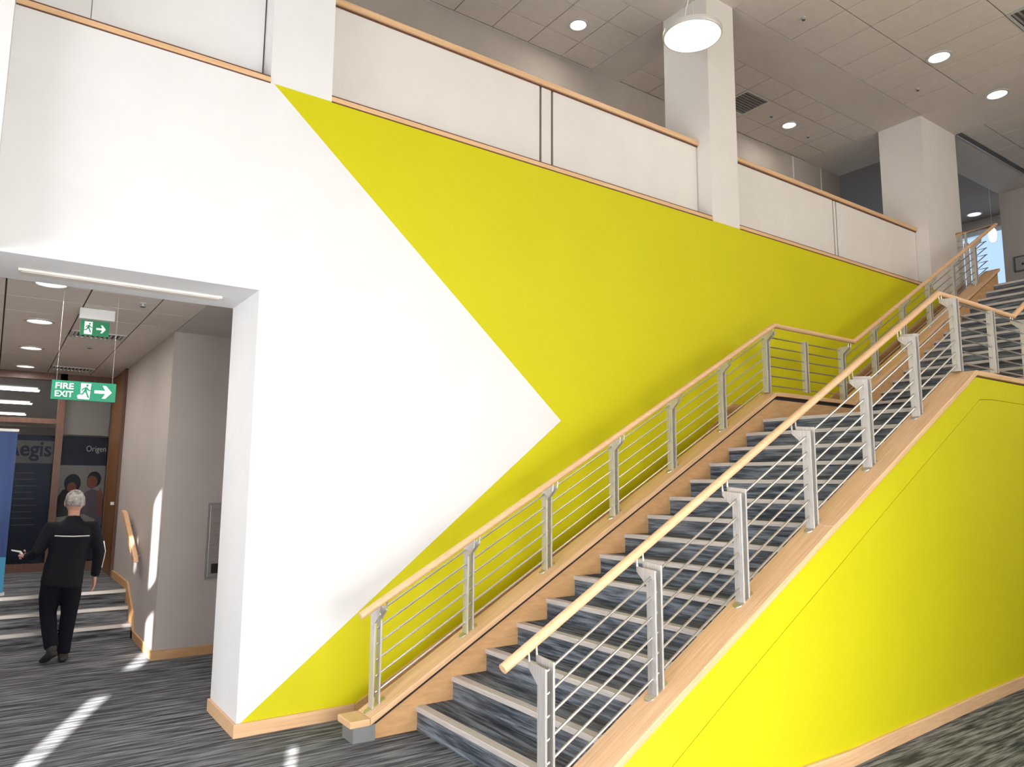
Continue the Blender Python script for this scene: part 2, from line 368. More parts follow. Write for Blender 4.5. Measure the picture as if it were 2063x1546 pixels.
# ---- upper storey back wall and far walls
wb = thing('wall_upper_back', 'grey back wall of the upper storey seen over the parapet', 'wall', (5, 2.1, ZU), kind='structure')
for a, b in ((-1.6, 9.83), (9.845, 10.69), (10.705, 11.33)):
    bx('panel', M['grey_wall'], (a, b, 2.08, 2.16, ZU-.04, ZC), wb)
for x in (9.8375, 10.6975): bx('joint_strip', M['white'], (x-.014, x+.014, 2.07, 2.082, ZU-.04, ZC), wb)
tag(bx('wall_upper_far', M['grey_wall'], (11.33, 16.2, 6, 6.1, ZU-.04, ZC)), 'dark far wall of the upper storey behind the broad column', 'wall', kind='structure')
wr = thing('wall_upper_right', 'grey beige wall at the right edge holding the small picture', 'wall', (14.8, -3, ZU), kind='structure')
bx('wall_body', M['grey_wall'], (14.75, 14.9, -9, .705, ZU-.04, ZC), wr)
bx('bulkhead', M['grey_wall'], (16.0, 16.1, .705, 6, 7.32, ZC), wr)
tag(bx('wall_right', M['white'], (17, 17.2, -9, .72, 0, ZC+.1)), 'white right wall of the hall, out of view', 'wall', kind='structure')
wd = thing('window_4', 'tall window showing pale blue sky beyond the head of the stairs', 'window', (16.05, 3, ZU), kind='structure')
bm = NB()
for a, b in ((.705, .78), (2.9, 2.96), (5.9, 6)): box(bm, 16.0, 16.08, a, b, ZU-.04, 7.32)
box(bm, 16.0, 16.08, .705, 6, 7.24, 7.32); box(bm, 16.0, 16.08, .705, 6, ZU-.04, ZU+.08)
wpart('window_frame', bm, M['white'], wd)
bx('pane', M['glass'], (16.03, 16.04, .78, 2.9, ZU+.08, 7.24), wd); bx('pane', M['glass'], (16.03, 16.04, 2.96, 5.9, ZU+.08, 7.24), wd)

# picture
t = thing('wall_picture', 'small dark framed picture on the beige wall at the right edge', 'picture', (14.74, .3, 6.05))
bm = NB(); 
for a, b, c, d in ((.10, .53, 5.90, 5.925), (.10, .53, 6.185, 6.21), (.10, .125, 5.925, 6.185), (.505, .53, 5.925, 6.185)): box(bm, 14.72, 14.75, a, b, c, d)
wpart('picture_frame', bm, M['grille'], t); bx('print', M['printlight'], (14.735, 14.75, .125, .505, 5.925, 6.185), t); bx('motif', M['printdark'], (14.732, 14.735, .36, .40, 6.02, 6.06), t)

# ================================================================== STAIRS
# yellow side wall under the right stringer
ws = thing('wall_stair_side', 'lime yellow panelled side wall under the near side of the stairs', 'wall', (4, -2.53, 0), kind='structure')
def yb(x):
    P = [(0, -2.62), (3.0, -2.62), (4.9, -2.50), (6.0, -2.45), (12, -2.45)]
    for (a, u), (b, w) in zip(P, P[1:]):
        if x <= b: return u+(w-u)*(x-a)/(b-a)
    return P[-1][1]
def ysurf(x, z):
    zt = max(capz(x)-.06, .05); k = min(1, max(0, z/zt)); return yb(x)*(1-k)-2.53*k
def side_panel(name, zlo, zhi, thick=.03, off=0):
    bm = NB(); xs = [.76, 1.0, 1.5, 2, 2.5, 3, 3.5, 4, 4.5, 4.9, 5.32, 5.386, 5.6, 6.0, 6.4, 6.84, 6.93, 7.5, 8.5, 9.5, 10.5, XE]
    A = []
    for x in xs:
        a, b = zlo(x), zhi(x)
        A.append([bm.verts.new((x, ysurf(x, a)-off, a)), bm.verts.new((x, ysurf(x, b)-off, b)), bm.verts.new((x, ysurf(x, b)+thick, b)), bm.verts.new((x, ysurf(x, a)+thick, a))])
    for p, q in zip(A, A[1:]):
        for i in range(4): bm.faces.new((p[i], q[i], q[(i+1) % 4], p[(i+1) % 4]))
    bm.faces.new(A[0]); bm.faces.new(A[-1])
    return wpart(name, bm, M['yellow'], ws, smooth=True)
cre = lambda x: max(.012, min(.147+SL*(x-.72)-.285, 2.468) if x < 6.9 else max(2.468, 2.703+SL*(x-6.84)-.285))
side_panel('fascia_panel', lambda x: cre(x)+.004, lambda x: capz(x)-.058)
side_panel('lower_panel', lambda x: 0, lambda x: cre(x))
bm = NB(); prism(bm, [(.77, 0), (XE-.01, 0), (XE-.01, capz(XE)-.1), (6.84, 2.6), (5.32, 2.6), (.77, .06)], -2.44, -2.41)
wpart('backing_board', bm, M['dark'], ws)
# baseboard of the side wall (follows the bend)
bm = NB(); xs = [.74, 2, 3, 3.9, 4.4, 4.9, 5.4, 6, 7, 9, XE]; A = []
for x in xs:
    y = yb(x); A.append([bm.verts.new((x, y-.022, 0)), bm.verts.new((x, y-.022, .088)), bm.verts.new((x, y-.016, .095)), bm.verts.new((x, y+.004, .095)), bm.verts.new((x, y+.004, 0))])
for p, q in zip(A, A[1:]):
    for i in range(5): bm.faces.new((p[i], q[i], q[(i+1) % 5], p[(i+1) % 5]))
bm.faces.new(A[0]); bm.faces.new(A[-1])
tag(obj('baseboard_stair_side', bm, M['wood']), 'wood skirting board along the foot of the yellow stair side wall', 'skirting', kind='structure')

st = thing('staircase', 'two-flight staircase with dark carpeted steps between light wood stringers', 'staircase', (X1, -1.45, 0))
YS0, YS1 = -.54, -2.355
def step(x, ztop, last=False, depth=GO):
    bm = NB(); box(bm, x, x+depth+.015, YS1, YS0, ztop-RISE-.012, ztop)
    s = wpart('step', bm, M['carpet_stair'], st)
    bm = NB(); prism(bm, [(x-.014, ztop-.030), (x+.004, ztop-.030), (x+.004, ztop-.006), (x+.052, ztop-.006), (x+.056, ztop+.003), (x-.010, ztop+.003), (x-.014, ztop-.002)], YS1+.002, YS0-.002)
    bmesh.ops.translate(bm, verts=bm.verts, vec=-st.location); n = obj('nosing', bm, M['nosing'], s)
    return s
for i in range(14): step(X1+i*GO, RISE*(i+1))
step(X1+14*GO, 2.4, depth=X2-X1-14*GO)
for i in range(15): step(X2+i*GO, 2.4+RISE*(i+1), depth=GO if i < 14 else .02)
def profile(dz_top, dz_bot, x0, x1):
    xs = [x for x in (x0, .72, 5.32, 6.84, x1) if x0 <= x <= x1]; xs = sorted(set(xs))
    return [(x, capz(x)-dz_top) for x in xs]+[(x, dz_bot(x)) for x in xs[::-1]]
for y0, y1, nm in ((YS0, YS0+.03, 'stringer'), (YS1-.035, YS1, 'stringer')):
    bm = NB(); prism(bm, profile(.055, lambda x: 0, .765, XE), y0, y1); wpart(nm, bm, M['wood_side'], st)
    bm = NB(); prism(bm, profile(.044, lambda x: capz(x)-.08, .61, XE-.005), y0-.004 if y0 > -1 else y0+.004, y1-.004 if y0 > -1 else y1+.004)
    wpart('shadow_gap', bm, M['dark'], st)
for y1, y0 in ((YL0, YL1), (YR0, YR1)):
    for nm, a, b in (('end_cap', .575, .719), ('stringer_cap', .721, 3.07), ('stringer_cap', 3.073, 5.319), ('landing_cap', 5.321, 6.839), ('stringer_cap', 6.841, XE)):
        bm = NB(); 
        za, zb = capz(a), capz(b)
        prism(bm, [(a, za-.045), (b, zb-.045), (b, zb), (a, za)], y0, y1)
        wpart(nm, bm, M['wood'] if nm in ('end_cap', 'landing_cap') else M['wood_slope'], st, bevel=.005)
    bx('steel_shoe', M['steel_dark'], (.605, .765, y0+.02, y1-.02, 0, .103), st)
# infill and sloped skirting on the wall side
bm = NB(); prism(bm, [(.70, 0), (.865, .092), (3.249, 1.372), (4.543, 2.055), (5.30, 2.62), (6.86, 2.62), (XE, 4.93), (XE, 0)], -.022, -.001)
wpart('wall_skirting', bm, M['wood_side'], st)
bm = NB(); prism(bm, profile(.10, lambda x: 0, .78, XE-.02), YS0+.03, -.38); wpart('stringer_core', bm, M['wood_side'], st)

# ---- balustrades
def balustrade(yp, yr, s, lab):
    """s = +1 when the handrail lies on the -Y side of the posts (left balustrade)"""
    t = thing('balustrade', lab, 'balustrade', (.8, yp, capz(.8)))
    hz = lambda x: .825+SL*(x-.627)
    XC = .627+(3.425-.825)/SL
    top = (11.10, yr, 3.43+SL*(11.10-6.86))
    pts = [(.622, yr, .822), (.63, yr, .8265), (XC, yr, 3.425), (6.86, yr, 3.425), top]
    bm = NB()
    if s > 0: pts += [(11.10, -.002, top[2])]
    tube(bm, pts, .026, 20)
    wpart('handrail', bm, M['rail_wood'], t, smooth=True)
    # posts: pairs of flat plates, with an arm reaching towards the rail
    xs = [.797+.7535*i for i in range(7)]+[6.79+.7535*i for i in range(6)]
    for x in xs:
        onland = 5.3 <= x <= 6.85
        zf = capz(x); H = .655
        zr = (hz(x) if x < XC else 3.425 if x < 6.86 else 3.425+SL*(x-6.86))
        for dx in (-.024, .024):
            bm = NB()
            x0, x1 = x+dx-.006, x+dx+.006
            z0 = capz(x+dx) if not onland else zf
            w = .033
            if s > 0:  P = [(yp-w, z0), (yp+w, z0), (yp+w, z0+H), (yr+.012, z0+H+.012), (yr+.012, z0+H-.018), (yp-w, z0+H-.085)]
            else:      P = [(yp-w, z0), (yp+w, z0), (yp+w, z0+H-.085), (yr-.012, z0+H-.018), (yr-.012, z0+H+.012), (yp-w, z0+H)]
            prism(bm, P, x0, x1, 'x')
            p = wpart('post', bm, M['steel_plate'], t, bevel=.0015)
            bm = NB(); sy = yr+.014*s; zrr = zr+SL*dx*(0 if onland else 1)
            tube(bm, [(x+dx, sy, z0+H-.006), (x+dx, sy-.006*s, zrr-.016)], .006, 8)
            bmesh.ops.translate(bm, verts=bm.verts, vec=-t.location); obj('saddle', bm, M['steel'], p)
        # oval base plate
        bm = NB(); n = 20; hl, hw = .075, .032; slp = 0 if onland else SL
        ring = []
        for k in range(n):
            a = 2*math.pi*k/n; ca, sa = math.cos(a), math.sin(a)
            px = (hl-hw)*(1 if ca > 0 else -1)+hw*ca; py = hw*sa
            ring.append((px, py))
        A = [bm.verts.new((x+px, yp+py, zf+slp*px+.0005)) for px, py in ring]; B = [bm.verts.new((x+px, yp+py, zf+slp*px+.006)) for px, py in ring]
        bm.faces.new(A); bm.faces.new(B)
        for k in range(n): bm.faces.new((A[k], A[(k+1) % n], B[(k+1) % n], B[k]))
        wpart('base_plate', bm, M['steel'], t)
    # short baluster hanging between the rods of the landing
    for dx in (-.024, .024):
        bx('hanging_baluster', M['steel_plate'], (6.04+dx-.006, 6.04+dx+.006, yp-.028, yp+.028, 2.757, 3.345), t, bevel=.0015)
    # six rods, each in three runs (plus the return at the top)
    for k in range(6):
        h = .085+.107*k
        lo = (.80, yp, capz(.80)+h); a = (5.335, yp, 2.703+h); b = (6.79, yp, 2.703+h); c = (11.0, yp, capz(11.0)+h)
        for seg in ((lo, a), (a, b), (b, c)):
            bm = NB(); tube(bm, seg, .0075, 8); wpart('rod', bm, M['steel'], t, smooth=True)
        if s > 0:
            bm = NB(); tube(bm, [(11.0, yp, capz(11.0)+h), (11.10, yp+.03, capz(11.05)+h), (11.10, -.004, capz(11.05)+h)], .0075, 8); wpart('rod', bm, M['steel'], t, smooth=True)
    # end post of the top return
    if s > 0:
        bm = NB(); box(bm, 11.085, 11.115, -.17, -.11, ZU, 5.60); box(bm, 11.09, 11.11, -.155, -.125, 5.59, 5.78)
        wpart('post', bm, M['steel_plate'], t)
    return t
balustrade(YLP, YLR, 1, 'steel and wood balustrade on the wall side of the stairs, before the yellow paint')
balustrade(YRP, YRR, -1, 'steel and wood balustrade on the near side of the stairs, above the yellow side wall')

# ================================================================== baseboards of the white pier
def base(name, pts, lab, h=.088, th=.02, m=None):
    """pts polyline on the wall foot, offset outward is already in pts pairs"""
    bm = NB()
    for (x0, x1, y0, y1) in pts: box(bm, x0, x1, y0, y1, 0, h)
    return tag(obj(name, bm, m or M['wood'], bevel=.002), lab, 'skirting', kind='structure')
base('baseboard_back', [(-.022, .845, -.024, -.001), (-.022, -.001, -.001, .72)], 'wood skirting board round the foot of the white pier', .09)
base('baseboard_corridor', [(-.10, 1.6, 2.63, 2.649), (-.10, -.081, 2.649, 3.895)], 'wood skirting board at the foot of the grey corridor corner', .088, m=M['wood_side'])

# ================================================================== CORRIDOR
ZK = 3.22
tag(bx('wall_corridor_right', M['dim_wall'], (-.08, 1.6, 2.65, 6.95, 0, ZK+.05)), 'grey corridor wall with the short wooden handrail', 'wall', kind='structure')
tag(bx('wall_corridor_alcove', M['dim_wall'], (1.6, 1.7, .72, 2.8, 0, ZK+.05)), 'hidden end wall of the alcove behind the white pier', 'wall', kind='structure')
tag(bx('wall_corridor_left', M['dim_wall'], (-2.5, -2.4, .72, 20.5, 0, ZK+.05)), 'hidden left wall of the corridor', 'wall', kind='structure')
tag(bx('wall_corridor_far', M['dim_wall'], (-2.5, 1.7, 20.5, 20.6, 0, ZK+.05)), 'far wall of the room behind the wooden screen', 'wall', kind='structure')
tag(bx('wall_office_right', M['dim_wall'], (1.2, 1.3, 7.05, 20.5, 0, ZK+.05)), 'side wall of the room behind the wooden screen', 'wall', kind='structure')
k = thing('ceiling_corridor', 'low tiled ceiling of the corridor with four round lights', 'ceiling', (-1, 4, ZK), kind='structure')
bx('ceiling_slab', M['gap'], (-2.5, 1.7, .72, 20.6, ZK+.02, ZK+.12), k)
bx('plaster_margin', M['dim_wall'], (-.075, 1.7, .72, 2.65, ZK-.0, ZK+.02), k)
kx = [-2.4, -2.06, -1.52, -.955, -.43, -.075]; ky = [.72, 1.26, 1.84, 2.49, 3.19, 3.59, 4.2, 5.3, 6.1, 6.5, 6.95]
for i in range(len(kx)-1):
    for j in range(len(ky)-1):
        if (i, j) in ((3, 4), (3, 8)): continue
        bx('tile', M['tile'], (kx[i]+.006, kx[i+1]-.006, ky[j]+(.006 if j in (2, 3, 1) else .0015), ky[j+1]-(.006 if j in (1, 2, 0) else .0015), ZK+.002, ZK+.016), k)
bx('office_field', M['tile'], (-2.4, 1.2, 7.0, 20.5, ZK+.002, ZK+.02), k)
bx('soffit_slot', M['cream'], (-1.46, -.17, .36, .47, 3.088, 3.1045), wl)
label(bx('slot_lens', M['soffit'], (-1.44, -.19, .375, .455, 3.083, 3.088), wl), 'long slim recessed light slot in the soffit')
# steps
cs = thing('corridor_steps', 'three dark carpeted corridor steps with bright metal nosings', 'steps', (-1.2, 3.9, 0))
M['nos_metal'] = mat('bright_metal_nosing', (.62, .58, .54), .3, .7)
for i in range(3):
    y = 3.9+.28*i; z = .15*(i+1)
    bm = NB(); box(bm, -2.4, -.081, y, y+.3 if i < 2 else 4.46+.1, 0.001, z-.001); s_ = wpart('step', bm, M['carpet'], cs)
    bm = NB(); prism(bm, [(y-.008, z-.032), (y+.004, z-.032), (y+.004, z), (y+.055, z), (y+.055, z+.004), (y-.008, z+.004)], -2.4, -.083, 'x')
    bmesh.ops.translate(bm, verts=bm.verts, vec=-cs.location); obj('nosing', bm, M['nos_metal'], s_)
# stepped skirting along the corridor wall
bm = NB(); prism(bm, [(3.80, 0), (4.5, .0), (4.5, .45), (5.75, .45), (5.75, .54), (4.40, .54), (4.25, .45), (3.90, .27), (3.80, .088)], -.10, -.081, 'x')
tag(obj('baseboard_corridor_steps', bm, M['wood_side']), 'wood skirting rising beside the corridor steps', 'skirting', kind='structure')
# handrail in the corridor
t = thing('wall_handrail', 'short sloping wooden handrail on the grey corridor wall', 'handrail', (-.15, 4.0, 1.0))
bm = NB(); prism(bm, [(4.72, 1.315), (4.62, 1.36), (4.45, 1.335), (3.62, .955), (3.50, .90), (3.48, .85), (3.56, .845), (4.47, 1.265), (4.66, 1.29)], -.185, -.135, 'x'); wpart('rail', bm, M['rail_wood'], t, bevel=.008)
for y, z in ((3.75, .95), (4.4, 1.25)):
    bm = NB(); tube(bm, [(-.082, y, z-.06), (-.15, y, z-.06), (-.16, y, z)], .008, 8); wpart('bracket', bm, M['steel'], t)
# steel panel
t = thing('steel_panel', 'brushed steel wall panel half hidden behind the white pier', 'panel', (.5, 2.64, 1.1))
bx('backplate', M['steel_dark'], (.345, .72, 2.632, 2.65, .735, 1.492), t)
bx('faceplate', M['steel'], (.365, .70, 2.622, 2.632, .755, 1.472), t, bevel=.003)
bx('black_socket', M['rubber'], (.40, .48, 2.612, 2.622, .79, .885), t)
# wooden screen at the corridor end
sc = thing('wall_screen', 'dark wood framed glazed screen across the corridor end', 'screen', (-.9, 7.0, .45), kind='structure')
for a, b, c, d in ((-.79, -.70, .45, ZK), (-.115, -.082, .45, ZK), (-2.4, -2.3, .45, ZK)): bx('mullion', M['darkwood'], (a, b, 6.95, 7.05, c, d), sc)
bx('transom', M['darkwood'], (-2.3, -.79, 6.96, 7.04, 2.50, 2.57), sc); bx('head_rail', M['darkwood'], (-2.3, -.115, 6.95, 7.05, ZK-.10, ZK), sc); bx('sill_rail', M['darkwood'], (-2.3, -.115, 6.95, 7.05, .45, .56), sc)
for a, b, c, d in ((-2.3, -.79, .56, 2.50), (-2.3, -.79, 2.57, ZK-.10), (-.70, -.115, .56, ZK-.10)): bx('pane', M['glass'], (a, b, 6.995, 7.005, c, d), sc)
bx('upper_board', M['dim_wall'], (-.70, -.115, 7.06, 7.08, 2.36, ZK-.02), sc)
t = thing('door_1', 'orange brown wooden door leaf and frame on the right of the corridor end', 'door', (-.10, 6.4, .45), kind='structure')
bx('door_frame', M['darkwood'], (-.115, -.081, 5.75, 5.86, .45, ZK-.0), t); bx('door_leaf', M['orangewood'], (-.105, -.081, 5.86, 6.95, .45, ZK), t)
bx('door_handle', M['steel'], (-.15, -.105, 5.95, 5.97, 1.38, 1.42), t)

# printed banners
def text(s, size, name='lettering', m=None, bold=0):
    c = bpy.data.curves.new('t', 'FONT'); c.body = s; c.size = size; c.extrude = .001; c.offset = bold; c.align_x = 'LEFT'
    o = bpy.data.objects.new('t', c); COL.objects.link(o); bpy.context.view_layer.update()
    me = bpy.data.meshes.new_from_object(o.evaluated_get(bpy.context.evaluated_depsgraph_get())); bpy.data.objects.remove(o)
    me.name = name; me.materials.clear(); me.materials.append(m or M['signwhite'])
    n = bpy.data.objects.new(name, me); COL.objects.link(n); return n
def put_text(s, size, x, y, z, root, m, width=None, bold=0):
    """text standing in the XZ plane, facing -Y, its lower left corner at x, z"""
    o = text(s, size, m=m, bold=bold); o.parent = root; w = max(v.co.x for v in o.data.vertices)-min(v.co.x for v in o.data.vertices)
    sx = width/w if width else 1
    o.scale = (sx, 1, 1); o.rotation_euler = (math.pi/2, 0, 0); o.location = Vector((x, y, z))-root.location; return o
def poly(pts, y, m, root, name, th=.002):
    bm = NB(); prism(bm, pts, y-th, y); return wpart(name, bm, m, root)
def ell(cx, cz, rx, rz, n=20, a0=0, a1=2*math.pi):
    return [(cx+rx*math.cos(a0+(a1-a0)*i/n), cz+rz*math.sin(a0+(a1-a0)*i/n)) for i in range(n)]
t = thing('banner_stand', 'tall blue roller banner at the left edge above the corridor steps', 'banner', (-1.7, 4.7, .45))
bx('fabric', M['blue'], (-2.13, -1.285, 4.69, 4.70, .86, 2.25), t); bx('lower_print', M['cyan'], (-2.13, -1.285, 4.69, 4.70, .47, .86), t)
label(bpy.data.objects[-1] if False else t.children[-1], 'light blue lower print')
bx('top_bar', M['metal_rim'], (-2.14, -1.275, 4.68, 4.715, 2.25, 2.28), t); bx('foot_case', M['metal_rim'], (-2.15, -1.27, 4.64, 4.76, .45, .475), t)
t = thing('banner_stand', 'roller banner with a couple reading and white script, at the corridor end', 'banner', (-.45, 7.12, .45))
bx('fabric', M['printlight'], (-.705, -.09, 7.110, 7.116, .48, 2.34), t)
B = 7.109
poly([(-.705, 1.92), (-.09, 1.92), (-.09, 2.34), (-.705, 2.34)], B, M['navy'], t, 'dark_header')
poly([(-.705, .48), (-.09, .48), (-.09, 1.05), (-.705, 1.05)], B, M['navy'], t, 'dark_footer')
put_text('Origen', .12, -.385, B-.003, 2.125, t, M['paper'], .255)
f = B-.003
poly([(-.70, 1.05), (-.70, 1.45), (-.64, 1.56), (-.57, 1.60), (-.44, 1.56), (-.40, 1.40), (-.38, 1.05)], f, M['printdark'], t, 'printed_figure')
poly(ell(-.52, 1.66, .105, .135), f-.002, M['printdark'], t, 'printed_hair')
poly(ell(-.525, 1.60, .06, .075), f-.004, M['printskin'], t, 'printed_face')
poly([(-.44, 1.05), (-.42, 1.40), (-.36, 1.53), (-.27, 1.58), (-.15, 1.54), (-.10, 1.40), (-.10, 1.05)], f-.002, M['printshirt'], t, 'printed_figure')
poly(ell(-.25, 1.72, .09, .115), f-.004, M['printdark'], t, 'printed_hair')
poly(ell(-.275, 1.68, .07, .095), f-.006, M['printskin'], t, 'printed_face')
poly([(-.20, 1.52), (-.16, 1.60), (-.12, 1.50), (-.12, 1.20), (-.17, 1.18), (-.18, 1.40)], f-.006, M['printskin'], t, 'printed_arm')
poly([(-.68, 1.06), (-.69, 1.18), (-.35, 1.22), (-.20, 1.14), (-.22, 1.06)], f-.008, M['printlight'], t, 'printed_paper')
bx('foot_case', M['metal_rim'], (-.72, -.20, 7.08, 7.16, .45, .475), t)
t = thing('banner_stand', 'dark roller banner with a grey band of large lettering, left of the wood mullion', 'banner', (-1.1, 7.14, .45))
bx('fabric', M['navy'], (-1.47, -.785, 7.130, 7.136, .48, 2.34), t)
poly([(-1.47, 1.94), (-.785, 1.94), (-.785, 2.26), (-1.47, 2.26)], 7.128, M['printgrey'], t, 'grey_band')
put_text('Aegis', .30, -1.365, 7.124, 2.045, t, M['navy'], .56, .006)
bx('foot_case', M['metal_rim'], (-1.48, -.80, 7.10, 7.18, .45, .475), t)
for q in range(9): poly([(-1.22, 1.80-.09*q), (-1.0+.03*(q % 3), 1.80-.09*q), (-1.0+.03*(q % 3), 1.806-.09*q), (-1.22, 1.806-.09*q)], 7.128, M['printgrey'], t, 'print_line')
# strip lights of the room behind
for i, (y, x1, z) in enumerate([(9.15, -.98, ZK), (11.8, -.995, ZK), (14.9, -.975, ZK), (19.4, -.46, 2.86)]):
    t = thing('strip_light', ['nearest long strip light behind the wooden screen', 'second long strip light behind the wooden screen', 'third long strip light behind the wooden screen', 'lowest strip light behind the wooden screen, just above the dark banner'][i], 'light', (-1.6, y, z), group='strip lights behind the wooden screen')
    bx('housing', M['metal_rim'], (-2.35, x1+.02, y-.24, y+.24, z-.02, z), t); bx('diffuser', M['strip_on'], (-2.33, x1, y-.20, y+.20, z-.035, z-.02), t)
    l = bpy.data.lights.new('strip_glow', 'AREA'); l.shape = 'RECTANGLE'; l.size = 1.3; l.size_y = .35; l.energy = 16
    lo = bpy.data.objects.new('strip_glow', l); COL.objects.link(lo); lo.parent = t; lo.location = (0, 0, -.05)
    if z < 3:
        for x in (-2.0, -.8):
            bm = NB(); tube(bm, [(x, y, z), (x, y, ZK)], .004, 6); wpart('hanger', bm, M['metal_rim'], t)

# ================================================================== LIGHTS AND CEILING FITTINGS
def downlight(x, y, z, r, lab, group, watt=0):
    t = thing('downlight', lab, 'light', (x, y, z), group=group)
    bm = NB(); lathe(bm, [(r*1.28, .002), (r*1.28, -.008), (r*1.05, -.012), (r*.98, .0), (r*.98, .004)], (0, 0, 0), 28); obj('rim', bm, M['metal_rim'], t, smooth=True)
    bm = NB(); lathe(bm, [(0, -.007), (r*.7, -.0065), (r*.97, -.003), (r*.97, .0), (0, .0)], (0, 0, 0), 28); obj('diffuser', bm, M['lamp_on'], t)
    if watt:
        l = bpy.data.lights.new('downlight_glow', 'AREA'); l.shape = 'DISK'; l.size = r*1.8; l.energy = watt; l.color = (1, .93, .86)
        lo = bpy.data.objects.new('downlight_glow', l); COL.objects.link(lo); lo.parent = t; lo.location = (0, 0, -.02)
    return t
g = 'round lights in the high ceiling'
downlight(8.723, -.967, ZC, .125, 'round ceiling light in the tiles up and right of the broad column', g)
downlight(10.447, -.997, ZC, .125, 'round ceiling light nearest the top right edge, above the broad column', g)
downlight(4.222, 1.372, ZC, .10, 'round ceiling light left of the pendant lamp', g, 7)
downlight(8.767, 1.41, ZC, .10, 'round ceiling light over the right parapet between the two columns', g, 7)
downlight(15.55, 1.5, ZC, .12, 'small round light just above the far sky window', g)
g = 'round lights in the corridor ceiling'
for y, lb in ((1.2, 'nearest round light in the corridor ceiling'), (2.88, 'second round light from the front in the corridor ceiling'), (4.66, 'third round light from the front in the corridor ceiling'), (6.38, 'farthest round light in the corridor ceiling')):
    downlight(-1.235, y, ZK, .10, lb, g, 14)
vent(-.955+.01, -.43-.01, 3.20, 3.58, ZK, 'long louvred vent behind the small green sign', n=10, cross=True)
vent(-.955+.01, -.43-.01, 6.11, 6.49, ZK, 'long louvred vent just above the fire exit sign', n=10, cross=True)
def sprinkler(x, y, z, lab, grp):
    t = thing('sprinkler_head', lab, 'sprinkler', (x, y, z), group=grp)
    bm = NB(); lathe(bm, [(.028, .001), (.028, -.006), (.010, -.008), (.008, -.03), (.0, -.03)], (0, 0, 0), 12); obj('body', bm, M['metal_rim'], t)
    bm = NB(); lathe(bm, [(.0, -.030), (.022, -.031), (.022, -.036), (0, -.036)], (0, 0, 0), 12); obj('deflector', bm, M['grille'], t)
sprinkler(6.44, -.396, ZC+.002, 'small sprinkler head in the ceiling right of the pendant lamp', 'sprinklers')
sprinkler(9.32, -.384, ZC+.002, 'small sprinkler head in the ceiling above the broad column', 'sprinklers')
sprinkler(8.25, 1.38, ZC+.002, 'sprinkler head between the square vent and the light over the right parapet', 'sprinklers')
sprinkler(9.35, 1.45, ZC+.002, 'sprinkler head right of the light over the right parapet', 'sprinklers')
sprinkler(-.70, 4.1, ZK+.002, 'sprinkler head in the corridor ceiling behind the small green sign', 'sprinklers')
sprinkler(-.55, 1.5, ZK+.002, 'sprinkler head in the corridor ceiling by the soffit', 'sprinklers')

# big pendant disc
t = thing('pendant_lamp', 'large round white glowing disc lamp hanging in front of a column', 'lamp', (4.19, -.52, 6.405))
bm = NB(); lathe(bm, [(0, 0), (.29, 0), (.30, .004), (.30, .010), (0, .012)], (0, 0, 0), 48); obj('diffuser', bm, M['disc_on'], t)
bm = NB(); lathe(bm, [(.304, .0), (.308, .01), (.308, .05), (.25, .065), (0, .07), (0, .012), (.304, .012)], (0, 0, 0), 48); obj('housing', bm, M['metal_rim'], t, smooth=True)
for a in (30, 150, 270):
    bm = NB(); tube(bm, [(.22*math.cos(math.radians(a)), .22*math.sin(math.radians(a)), .06), (0, 0, .55)], .002, 6); obj('wire', bm, M['metal_rim'], t)
bm = NB(); tube(bm, [(0, 0, .55), (0, 0, ZC-6.405)], .0025, 6); obj('wire', bm, M['metal_rim'], t)
bm = NB(); tube(bm, [(-.10, .0, .065), (-.115, 0, .15), (-.09, 0, .28), (-.04, 0, .42), (-.01, 0, .60), (-.006, 0, .9), (-.004, 0, ZC-6.405)], .007, 8); obj('flex', bm, M['white'], t, smooth=True)
bm = NB(); lathe(bm, [(.05, 0), (.05, -.03), (0, -.035)], (0, 0, ZC-6.405), 20); obj('ceiling_rose', bm, M['white'], t)
# small far pendant in front of the sky window
t = thing('pendant_lamp', 'small white globe lamp hanging in front of the far sky window', 'lamp', (14.2, .66, 6.60))
bm = NB(); lathe(bm, [(0, -.15), (.035, -.14), (.06, -.09), (.072, -.02), (.07, .06), (.05, .11), (.03, .13), (0, .13)], (0, 0, 0), 24); obj('globe', bm, M['disc_on'], t, smooth=True)
bm = NB(); tube(bm, [(0, 0, .13), (0, 0, ZC-6.60)], .004, 6); obj('wire', bm, M['metal_rim'], t)
bm = NB(); lathe(bm, [(.04, .12), (.05, .16), (.02, .19), (0, .19)], (0, 0, 0), 16); obj('cap', bm, M['metal_rim'], t)

# exit signs
def runner(cx, cz, h, y, m, root):
    """running figure in a doorway, facing right"""
    u = h
    def q(pts): return [(cx+a*u, cz+b*u) for a, b in pts]
    bm = NB()
    prism(bm, q(ell(.10, .36, .065, .075, 14)), y-.002, y)
    prism(bm, q([(.10, .25), (-.02, .24), (-.16, .14), (-.20, .02), (-.15, .0), (-.10, .10), (-.03, .15), (-.12, -.08), (-.16, -.16), (-.34, -.16), (-.34, -.23), (-.10, -.23), (-.02, -.06), (.04, -.12), (.16, -.42), (.24, -.39), (.10, -.04), (.09, .10), (.18, .03), (.30, .02), (.30, .08), (.20, .10)]), y-.002, y)
    return wpart('running_figure', bm, m, root)
def arrow(cx, cz, w, h, y, m, root):
    bm = NB(); prism(bm, [(cx-w/2, cz-.10*h), (cx+w*.12, cz-.10*h), (cx-w*.06, cz-.42*h), (cx+w*.14, cz-.42*h), (cx+w/2, cz), (cx+w*.14, cz+.42*h), (cx-w*.06, cz+.42*h), (cx+w*.12, cz+.10*h), (cx-w/2, cz+.10*h)], y-.002, y)
    return wpart('arrow', bm, m, root)
y = 1.43
